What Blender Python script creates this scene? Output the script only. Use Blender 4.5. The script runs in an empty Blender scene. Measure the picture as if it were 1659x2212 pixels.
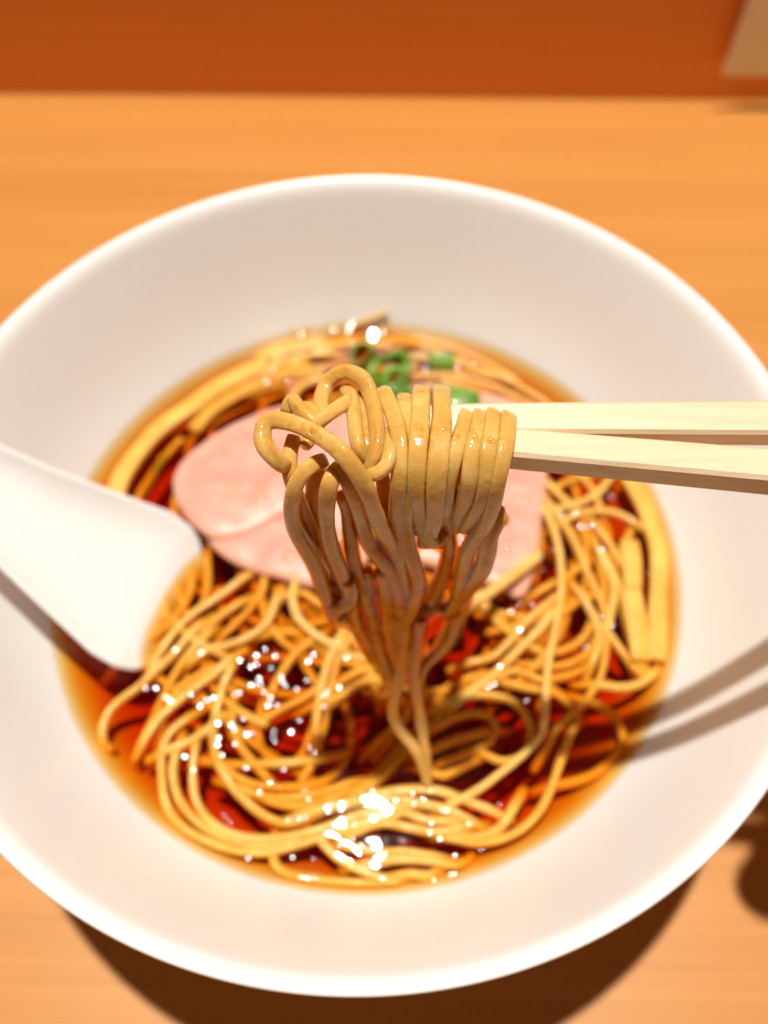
import bpy, bmesh, math, random
import numpy as np
from mathutils import Vector, Matrix, noise

S = bpy.context.scene
random.seed(7)
MM = 0.001
# ---------------------------------------------------------------- camera
CAM = np.array([4.8, -104.7, 245.3])          # mm, counter top is z = 0
PITCH, ROLL, FPX = math.radians(59.57), math.radians(0.1), 1788.0
cd = bpy.data.cameras.new('camera')
cam = bpy.data.objects.new('camera', cd)
S.collection.objects.link(cam)
S.camera = cam
cam.location = CAM * MM
cam.rotation_mode = 'XYZ'
cam.matrix_world = Matrix.Translation(Vector(CAM * MM)) @ Matrix.Rotation(math.pi / 2 - PITCH, 4, 'X') @ Matrix.Rotation(-ROLL, 4, 'Z')
cd.sensor_fit = 'VERTICAL'
cd.sensor_height = 36.0
cd.sensor_width = 27.0
cd.lens = FPX / 2212 * 36.0
cd.clip_start = 0.005
cd.clip_end = 20
cd.dof.use_dof = True
cd.dof.focus_distance = 0.121
cd.dof.aperture_fstop = 10.4
# ---------------------------------------------------------------- world, lamp, exposure
w = bpy.data.worlds.new('World')
S.world = w
w.use_nodes = True
w.node_tree.nodes['Background'].inputs[0].default_value = (1.0, 0.70, 0.45, 1)
w.node_tree.nodes['Background'].inputs[1].default_value = 0.085
ld = bpy.data.lights.new('ceiling_lamp', 'AREA')
ld.shape = 'DISK'
ld.size = 0.05
ld.energy = 47
ld.color = (1.0, 0.955, 0.885)
lamp = bpy.data.objects.new('ceiling_lamp', ld)
S.collection.objects.link(lamp)
lamp.location = (-0.027, 0.262, 1.885)
lamp.rotation_euler = (Vector(lamp.location) - Vector((0, 0, 0.06))).to_track_quat('Z', 'Y').to_euler()
S.view_settings.view_transform = 'Standard'
S.view_settings.look = 'None'
S.view_settings.exposure = 0.12
S.render.engine = 'CYCLES'
cy = S.cycles
cy.max_bounces = 10
cy.diffuse_bounces = 5
cy.glossy_bounces = 4
cy.transmission_bounces = 6
cy.transparent_max_bounces = 24
cy.volume_bounces = 0
cy.caustics_reflective = False
cy.caustics_refractive = False
cy.sample_clamp_indirect = 6
cy.use_denoising = True
# ---------------------------------------------------------------- pixel -> place helpers (estimating where things stand)
RIM, SOUP = 85.0, 43.5
CR = dict(A=(500, 2500, 1100 / 1659), B=(1500, 2550, 1100 / 1659), C=(1900, 1850, 850 / 1659), D=(200, 2200, 1200 / 1659),
          E=(900, 1350, 1300 / 1659), F=(1000, 1950, 1200 / 1659), G=(350, 1150, 900 / 1659), H=(1250, 1150, 1100 / 1659),
          J=(900, 2200, 1300 / 1659), K=(900, 3000, 1300 / 1659), P=(0, 0, 3024 / 1659))
def dpx(c, x, y):
    o = CR[c]
    return ((o[0] + x * o[2]) * 1659 / 3024, (o[1] + y * o[2]) * 1659 / 3024)
_cp, _sp, _cr, _sr = math.cos(PITCH), math.sin(PITCH), math.cos(ROLL), math.sin(ROLL)
def ray(X, Y):
    x, y = (X - 829.5) / FPX, -(Y - 1106) / FPX
    x, y = _cr * x - _sr * y, _sr * x + _cr * y
    return np.array([x, _cp + y * _sp, -_sp + y * _cp])
def at_z(X, Y, z):
    d = ray(X, Y)
    return CAM + d * ((z - CAM[2]) / d[2])
WY = [(700, -14), (780, -20), (857, -25), (913, -30), (968, -34.5), (1020, -37.5), (1067, -39), (1127, -40), (1213, -42), (1321, -44), (1430, -46), (1560, -52), (1700, -61.4), (1760, -64)]
def hang(X, Y, off=0.0):
    yy = np.interp(Y, [a for a, b in WY], [b for a, b in WY])
    d = ray(X, Y)
    return CAM + d * ((yy - CAM[1]) / d[1] - off)
# ---------------------------------------------------------------- materials
def mat(name):
    m = bpy.data.materials.new(name)
    m.use_nodes = True
    return m, m.node_tree, m.node_tree.nodes['Principled BSDF']
def N(nt, t, **kw):
    n = nt.nodes.new(t)
    for k, v in kw.items():
        if k.startswith('i_'):
            n.inputs[k[2:].replace('_', ' ')].default_value = v
        else:
            setattr(n, k, v)
    return n
def ramp(nt, fac, stops):
    r = nt.nodes.new('ShaderNodeValToRGB')
    e = r.color_ramp.elements
    e[0].position, e[0].color = stops[0][0], (*stops[0][1], 1)
    e[1].position, e[1].color = stops[-1][0], (*stops[-1][1], 1)
    for p, c in stops[1:-1]:
        q = e.new(p)
        q.color = (*c, 1)
    nt.links.new(fac, r.inputs[0])
    return r.outputs[0]
def coord(nt, scale=(1, 1, 1), rot=(0, 0, 0)):
    t = nt.nodes.new('ShaderNodeTexCoord')
    m = nt.nodes.new('ShaderNodeMapping')
    m.inputs['Scale'].default_value = scale
    m.inputs['Rotation'].default_value = rot
    nt.links.new(t.outputs['Object'], m.inputs[0])
    return m.outputs[0]
def noi(nt, vec, scale, detail=4, rough=0.5):
    n = N(nt, 'ShaderNodeTexNoise', i_Scale=scale, i_Detail=detail, i_Roughness=rough)
    nt.links.new(vec, n.inputs['Vector'])
    return n.outputs[0]
def bump(nt, bs, h, dist, strength=1.0):
    b = N(nt, 'ShaderNodeBump', i_Strength=strength, i_Distance=dist)
    nt.links.new(h, b.inputs['Height'])
    nt.links.new(b.outputs[0], bs.inputs['Normal'])
    return b

def wood_mat(name, c1, c2, c3, rough, streak=(1.5, 42, 42)):
    m, nt, bs = mat(name)
    v = coord(nt, streak)
    a = noi(nt, v, 1.0, 6, 0.55)
    v2 = coord(nt, (6, 380, 380))
    b = noi(nt, v2, 1.0, 3, 0.6)
    mix = N(nt, 'ShaderNodeMath', operation='MULTIPLY_ADD')
    mix.inputs[1].default_value = 0.48
    nt.links.new(b, mix.inputs[0])
    s = N(nt, 'ShaderNodeMath', operation='MULTIPLY')
    s.inputs[1].default_value = 0.52
    nt.links.new(a, s.inputs[0])
    nt.links.new(s.outputs[0], mix.inputs[2])
    col = ramp(nt, mix.outputs[0], [(0.3, c1), (0.5, c2), (0.7, c3)])
    nt.links.new(col, bs.inputs['Base Color'])
    bs.inputs['Roughness'].default_value = rough
    bump(nt, bs, b, 0.0001, 0.3)
    return m
M = {}
M['counter'] = wood_mat('counter_wood', (0.50, 0.205, 0.040), (0.575, 0.245, 0.052), (0.64, 0.285, 0.066), 0.42)
M['riser'] = wood_mat('riser_wood', (0.72, 0.25, 0.065), (0.80, 0.30, 0.075), (0.86, 0.335, 0.085), 0.5, (2, 14, 14))

m, nt, bs = mat('porcelain')
v = coord(nt)
c = ramp(nt, noi(nt, v, 18, 3), [(0.3, (0.87, 0.865, 0.835)), (0.7, (0.895, 0.89, 0.86))])
nt.links.new(c, bs.inputs['Base Color'])
bs.inputs['Roughness'].default_value = 0.28
bs.inputs['IOR'].default_value = 1.5
bs.inputs['Subsurface Weight'].default_value = 0.0
bump(nt, bs, noi(nt, v, 260, 2), 0.00004, 0.35)
M['porcelain'] = m
m, nt, bs = mat('spoon_porcelain')
v = coord(nt)
c = ramp(nt, noi(nt, v, 30, 3), [(0.3, (0.86, 0.845, 0.815)), (0.7, (0.89, 0.875, 0.85))])
nt.links.new(c, bs.inputs['Base Color'])
bs.inputs['Roughness'].default_value = 0.25
M['spoon'] = m

def noodle_mat(name, c1, c2, c3, rough, wet):
    m, nt, bs = mat(name)
    v = coord(nt)
    c = ramp(nt, noi(nt, v, 170, 5, 0.6), [(0.3, c1), (0.55, c2), (0.75, c3)])
    # fine bran specks
    sp = N(nt, 'ShaderNodeTexVoronoi', i_Scale=520.0)
    nt.links.new(v, sp.inputs['Vector'])
    k = ramp(nt, sp.outputs['Distance'], [(0.0, (0.45, 0.30, 0.18)), (0.10, (0.8, 0.7, 0.6)), (0.17, (1, 1, 1))])
    sel = ramp(nt, noi(nt, v, 330, 1), [(0.56, (0, 0, 0)), (0.60, (1, 1, 1))])
    mx = N(nt, 'ShaderNodeMix', data_type='RGBA', blend_type='MULTIPLY')
    nt.links.new(sel, mx.inputs[0])
    nt.links.new(c, mx.inputs[6])
    nt.links.new(k, mx.inputs[7])
    nt.links.new(mx.outputs[2], bs.inputs['Base Color'])
    bs.inputs['Subsurface Weight'].default_value = 0.75
    bs.inputs['Specular IOR Level'].default_value = 0.08
    bs.inputs['Subsurface Radius'].default_value = (1.0, 0.45, 0.12)
    bs.inputs['Subsurface Scale'].default_value = 0.0021
    bs.inputs['Roughness'].default_value = rough
    bs.inputs['Coat Weight'].default_value = wet
    bs.inputs['Coat Roughness'].default_value = 0.10
    bs.inputs['Coat IOR'].default_value = 1.45
    h = noi(nt, v, 900, 4, 0.65)
    h2 = noi(nt, v, 260, 2, 0.5)
    ad = N(nt, 'ShaderNodeMath', operation='ADD')
    nt.links.new(h, ad.inputs[0])
    nt.links.new(h2, ad.inputs[1])
    bump(nt, bs, ad.outputs[0], 0.00022, 0.8)
    bb = N(nt, 'ShaderNodeBump', i_Strength=0.8, i_Distance=0.00028)
    nt.links.new(noi(nt, v, 480, 3, 0.55), bb.inputs['Height'])
    nt.links.new(bb.outputs[0], bs.inputs['Coat Normal'])
    return m
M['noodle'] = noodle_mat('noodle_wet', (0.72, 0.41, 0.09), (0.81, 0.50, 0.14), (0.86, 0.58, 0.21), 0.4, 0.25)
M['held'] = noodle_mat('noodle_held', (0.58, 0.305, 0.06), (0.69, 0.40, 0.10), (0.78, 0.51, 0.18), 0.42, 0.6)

def broth_surface(name, ior, rough, sigma, tint=(1, 1, 1)):
    m = bpy.data.materials.new(name)
    m.use_nodes = True
    nt = m.node_tree
    nt.nodes.clear()
    out = nt.nodes.new('ShaderNodeOutputMaterial')
    geo = nt.nodes.new('ShaderNodeNewGeometry')
    dot = N(nt, 'ShaderNodeVectorMath', operation='DOT_PRODUCT')
    nt.links.new(geo.outputs['Normal'], dot.inputs[0]); nt.links.new(geo.outputs['Incoming'], dot.inputs[1])
    ab_ = N(nt, 'ShaderNodeMath', operation='ABSOLUTE'); nt.links.new(dot.outputs['Value'], ab_.inputs[0])
    iv = N(nt, 'ShaderNodeMath', operation='SUBTRACT', use_clamp=True); iv.inputs[0].default_value = 1.0; nt.links.new(ab_.outputs[0], iv.inputs[1])
    pw = N(nt, 'ShaderNodeMath', operation='POWER'); pw.inputs[1].default_value = 5.0; nt.links.new(iv.outputs[0], pw.inputs[0])
    f0 = ((ior - 1) / (ior + 1)) ** 2
    fr = N(nt, 'ShaderNodeMath', operation='MULTIPLY_ADD'); fr.inputs[1].default_value = 1 - f0; fr.inputs[2].default_value = f0
    nt.links.new(pw.outputs[0], fr.inputs[0])
    gl = N(nt, 'ShaderNodeBsdfGlossy', i_Roughness=rough)
    tr = N(nt, 'ShaderNodeBsdfTransparent')
    tr.inputs[0].default_value = (*tint, 1)
    mx = nt.nodes.new('ShaderNodeMixShader')
    nt.links.new(fr.outputs[0], mx.inputs[0])
    nt.links.new(tr.outputs[0], mx.inputs[1])
    nt.links.new(gl.outputs[0], mx.inputs[2])
    nt.links.new(mx.outputs[0], out.inputs['Surface'])
    if sigma:
        den = max(sigma) * 1.05
        ab = N(nt, 'ShaderNodeVolumeAbsorption', i_Density=den)
        ab.inputs['Color'].default_value = (*[1 - s / den for s in sigma], 1)
        nt.links.new(ab.outputs[0], out.inputs['Volume'])
    return m
M['soup'] = broth_surface('clear_broth', 1.36, 0.03, (19, 122, 420))
M['oil'] = broth_surface('oil_film', 1.6, 0.09, None, (1.0, 0.95, 0.80))

m, nt, bs = mat('pork')
v = coord(nt)
att = N(nt, 'ShaderNodeAttribute', attribute_name='rim')
gv = coord(nt, (1.0, 2.6, 1.0), (0, 0, .5))
c = ramp(nt, noi(nt, gv, 95, 7, 0.68), [(0.25, (0.66, 0.24, 0.18)), (0.5, (0.76, 0.33, 0.25)), (0.75, (0.84, 0.49, 0.39))])
fat = ramp(nt, att.outputs['Fac'], [(0.0, (0, 0, 0)), (0.55, (0.35, 0.35, 0.35)), (1.0, (1, 1, 1))])
mx = N(nt, 'ShaderNodeMix', data_type='RGBA')
nt.links.new(fat, mx.inputs[0])
nt.links.new(c, mx.inputs[6])
mx.inputs[7].default_value = (0.74, 0.40, 0.28, 1)
nt.links.new(mx.outputs[2], bs.inputs['Base Color'])
bs.inputs['Subsurface Weight'].default_value = 0.25
bs.inputs['Subsurface Radius'].default_value = (1, 0.4, 0.3)
bs.inputs['Subsurface Scale'].default_value = 0.002
bs.inputs['Roughness'].default_value = 0.35
bs.inputs['Coat Weight'].default_value = 0.15
bs.inputs['Specular IOR Level'].default_value = 0.2
bs.inputs['Coat Roughness'].default_value = 0.3
bump(nt, bs, noi(nt, v, 160, 4), 0.0003, 0.6)
M['pork'] = m

m, nt, bs = mat('bamboo')
v = coord(nt)
c = ramp(nt, noi(nt, v, 120, 5), [(0.3, (0.68, 0.33, 0.045)), (0.7, (0.80, 0.46, 0.09))])
nt.links.new(c, bs.inputs['Base Color'])
bs.inputs['Roughness'].default_value = 0.45
bs.inputs['Specular IOR Level'].default_value = 0.2
bs.inputs['Coat Weight'].default_value = 0.2
bump(nt, bs, noi(nt, v, 500, 3), 0.0003, 0.6)
M['bamboo'] = m

m, nt, bs = mat('scallion')
v = coord(nt)
c = ramp(nt, noi(nt, v, 140, 4), [(0.3, (0.07, 0.17, 0.004)), (0.55, (0.14, 0.29, 0.012)), (0.8, (0.32, 0.42, 0.05))])
nt.links.new(c, bs.inputs['Base Color'])
bs.inputs['Roughness'].default_value = 0.35
bs.inputs['Coat Weight'].default_value = 0.5
bs.inputs['Subsurface Weight'].default_value = 0.1
bs.inputs['Subsurface Scale'].default_value = 0.001
M['scallion'] = m

m, nt, bs = mat('chopstick_wood')
v = coord(nt, (30, 700, 700))
c = ramp(nt, noi(nt, v, 1.0, 5, 0.6), [(0.3, (0.70, 0.50, 0.31)), (0.5, (0.76, 0.57, 0.36)), (0.7, (0.81, 0.62, 0.41))])
nt.links.new(c, bs.inputs['Base Color'])
bs.inputs['Roughness'].default_value = 0.5
bump(nt, bs, noi(nt, coord(nt, (60, 1500, 1500)), 1.0, 4), 0.00012, 0.6)
M['stick'] = m
m, nt, bs = mat('card_paper')
c = ramp(nt, noi(nt, coord(nt), 40, 3), [(0.3, (0.80, 0.76, 0.70)), (0.7, (0.84, 0.80, 0.74))])
nt.links.new(c, bs.inputs['Base Color'])
bs.inputs['Roughness'].default_value = 0.7
M['card'] = m
m, nt, bs = mat('skin')
v = coord(nt)
c = ramp(nt, noi(nt, v, 60, 5, 0.6), [(0.3, (0.52, 0.27, 0.17)), (0.7, (0.64, 0.37, 0.25))])
nt.links.new(c, bs.inputs['Base Color'])
bs.inputs['Roughness'].default_value = 0.5
bs.inputs['Subsurface Weight'].default_value = 0.15
bs.inputs['Subsurface Scale'].default_value = 0.003
bump(nt, bs, noi(nt, v, 700, 4), 0.0002, 0.6)
M['skin'] = m
m, nt, bs = mat('nail')
bs.inputs['Base Color'].default_value = (0.72, 0.45, 0.36, 1)
bs.inputs['Roughness'].default_value = 0.25
M['nail'] = m
m, nt, bs = mat('sleeve_cloth')
c = ramp(nt, noi(nt, coord(nt), 300, 4), [(0.3, (0.02, 0.022, 0.03)), (0.7, (0.04, 0.042, 0.055))])
nt.links.new(c, bs.inputs['Base Color'])
bs.inputs['Roughness'].default_value = 0.9
M['sleeve'] = m
# ---------------------------------------------------------------- object helpers
def link(name, me, material, parent=None):
    if material:
        me.materials.append(material)
    o = bpy.data.objects.new(name, me)
    S.collection.objects.link(o)
    if parent:
        o.parent = parent
    return o
def tag(o, label=None, cat=None, group=None, kind=None):
    if label: o['label'] = label
    if cat: o['category'] = cat
    if group: o['group'] = group
    if kind: o['kind'] = kind
    return o
def pydata(name, vs, fs, material, parent=None, smooth=True):
    """vs in mm, world"""
    me = bpy.data.meshes.new(name)
    me.from_pydata([tuple(float(c) * MM for c in v) for v in vs], [], fs)
    me.validate()
    if smooth:
        me.polygons.foreach_set('use_smooth', [True] * len(me.polygons))
    me.update()
    return link(name, me, material, parent)
def empty(name, loc=(0, 0, 0)):
    o = bpy.data.objects.new(name, None)
    o.location = [c * MM for c in loc]
    o.empty_display_size = 0.02
    S.collection.objects.link(o)
    return o
def catmull(P, step):
    P = [np.array(p, float) for p in P]
    if len(P) == 2:
        P = [P[0], (P[0] + P[1]) / 2, P[1]]
    Q = [2 * P[0] - P[1]] + P + [2 * P[-1] - P[-2]]
    out = []
    for i in range(1, len(Q) - 2):
        a, b, c, d = Q[i - 1:i + 3]
        n = max(2, int(np.linalg.norm(c - b) / step))
        for k in range(n):
            t = k / n
            out.append(0.5 * (2 * b + (c - a) * t + (2 * a - 5 * b + 4 * c - d) * t * t + (3 * b - a - 3 * c + d) * t ** 3))
    out.append(P[-1])
    return np.array(out)
def sweep(path, wid, thk, nseg=10, power=3.2, twist=0.0, up0=(0, 0, 1), wobble=0.0, seed=0, taper_end=0.85):
    """closed tube along path (mm); superellipse section wid x thk"""
    path = np.array(path)
    n = len(path)
    tan = np.gradient(path, axis=0)
    tan /= np.linalg.norm(tan, axis=1)[:, None] + 1e-9
    up = np.array(up0, float)
    up = up - tan[0] * up.dot(tan[0])
    if np.linalg.norm(up) < 0.2:
        up = np.array([0, 1, 0.0]) - tan[0] * tan[0][1]
    up /= np.linalg.norm(up)
    vs, fs = [], []
    ang = np.linspace(0, 2 * math.pi, nseg, endpoint=False) + math.pi / nseg
    e = 2.0 / power
    cx = np.sign(np.cos(ang)) * np.abs(np.cos(ang)) ** e
    sx = np.sign(np.sin(ang)) * np.abs(np.sin(ang)) ** e
    for i in range(n):
        up = up - tan[i] * up.dot(tan[i])
        up /= np.linalg.norm(up) + 1e-9
        side = np.cross(tan[i], up)
        a = twist * i / n
        u2 = up * math.cos(a) + side * math.sin(a)
        s2 = np.cross(tan[i], u2)
        sc = 1 + wobble * noise.noise(Vector((i * 0.13, seed * 3.1, 0)))
        sc2 = 1 + wobble * noise.noise(Vector((i * 0.11, seed * 3.1, 9)))
        if i == 0 or i == n - 1:
            sc *= taper_end
            sc2 *= taper_end
        for k in range(nseg):
            vs.append(path[i] + s2 * cx[k] * wid / 2 * sc + u2 * sx[k] * thk / 2 * sc2)
    for i in range(n - 1):
        for k in range(nseg):
            a, b = i * nseg + k, i * nseg + (k + 1) % nseg
            fs.append((a, b, b + nseg, a + nseg))
    fs.append(tuple(range(nseg - 1, -1, -1)))
    fs.append(tuple((n - 1) * nseg + k for k in range(nseg)))
    return vs, fs
def lathe(prof, n=160):
    vs, fs = [], []
    m_ = len(prof)
    for i in range(n):
        a = 2 * math.pi * i / n
        for r, z in prof:
            vs.append((r * math.cos(a), r * math.sin(a), z))
    for i in range(n):
        j = (i + 1) % n
        for k in range(m_ - 1):
            fs.append((i * m_ + k, j * m_ + k, j * m_ + k + 1, i * m_ + k + 1))
    return vs, fs
# ---------------------------------------------------------------- counter
def box(x0, x1, y0, y1, z0, z1, bev=1.5):
    bm = bmesh.new()
    bmesh.ops.create_cube(bm, size=1)
    for v_ in bm.verts:
        v_.co = Vector(((x0 + x1) / 2 + v_.co.x * (x1 - x0), (y0 + y1) / 2 + v_.co.y * (y1 - y0), (z0 + z1) / 2 + v_.co.z * (z1 - z0))) * MM
    bmesh.ops.bevel(bm, geom=bm.edges[:], offset=bev * MM, segments=3, affect='EDGES', profile=0.5)
    me = bpy.data.meshes.new('box')
    bm.to_mesh(me)
    bm.free()
    return me
EDGE = 277.0
ct = tag(empty('wooden_counter', (0, 100, 0)), 'orange wood counter under the white noodle bowl, with a raised panel behind', 'counter')
def under(parent, o):
    o.parent = parent
    o.matrix_parent_inverse = Matrix.Translation(parent.location).inverted()
    return o
o = link('counter_top', box(-700, 700, -420, EDGE, -35, 0, 2.0), M['counter']); under(ct, o)
o = link('back_panel', box(-700, 700, EDGE - 2.6, EDGE + 22, -34, 190, 2.0), M['riser']); under(ct, o)
o.rotation_euler = (0, 0, math.radians(-0.0))
o = link('ledge_board', box(-700, 700, EDGE - 4, EDGE + 300, 191, 214, 3.0), M['riser']); under(ct, o)
ct.rotation_euler = (0, 0, math.radians(-1.0))
ct['label'] = 'orange wood counter under the white noodle bowl, with a raised panel behind'
# card against the back panel
cvs = []
card_me = box(0, 130, -1.2, 0, 0, 150, 0.4)
card = link('menu_card', card_me, M['card'])
pt = CAM + ray(1562, 163) * ((EDGE - 4 - 9 - CAM[1]) / ray(1562, 163)[1])
card.location = (pt[0] * MM, pt[1] * MM + 0.0, max(pt[2], 8) * MM)
card.rotation_euler = (math.radians(-1.0), 0, math.radians(-1.0))
tag(card, 'pale blank card fixed low on the orange panel behind the counter, top right', 'card')
# ---------------------------------------------------------------- bowl
inner = [(102.6, 84.6), (101.4, 83.2), (100.2, 80), (97.9, 74), (95.0, 66), (91.6, 57), (88.0, 49), (84.4, 42.5), (79.5, 35), (73, 28), (65, 21.5), (54, 16), (40, 12.4), (22, 11), (0.01, 10.6)]
outer = [(0.01, 7.0), (30, 7.0), (31.5, 6), (32, 0.6), (32.6, 0), (35.5, 0), (36.2, 0.6), (37.5, 7.5), (50, 10.5), (62, 15.5), (72, 22.5), (80, 31), (86, 39.5), (91, 48.5), (95.2, 58), (99, 68), (102, 77), (103.8, 82), (104.8, 84.0), (104.6, 85.2), (103.7, 85.5)]
IN_R = sorted([(z, r) for r, z in inner])
def wall_r(z):
    return float(np.interp(z, [a for a, b in IN_R], [b for a, b in IN_R]))
vs, fs = lathe(list(reversed(inner))[::-1][::-1] if False else outer + inner)
bowl = pydata('ramen_bowl', vs, fs, M['porcelain'])
bm_ = bpy.data.objects['ramen_bowl'].modifiers.new('s', 'SUBSURF')
bm_.levels = bm_.render_levels = 1
tag(bowl, 'large white porcelain bowl of noodle soup with a flared rounded rim', 'bowl')
# ---------------------------------------------------------------- noodles lying in the soup
NW = 2.15
GRP = 'thin yellow noodles lying in the soup'
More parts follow.
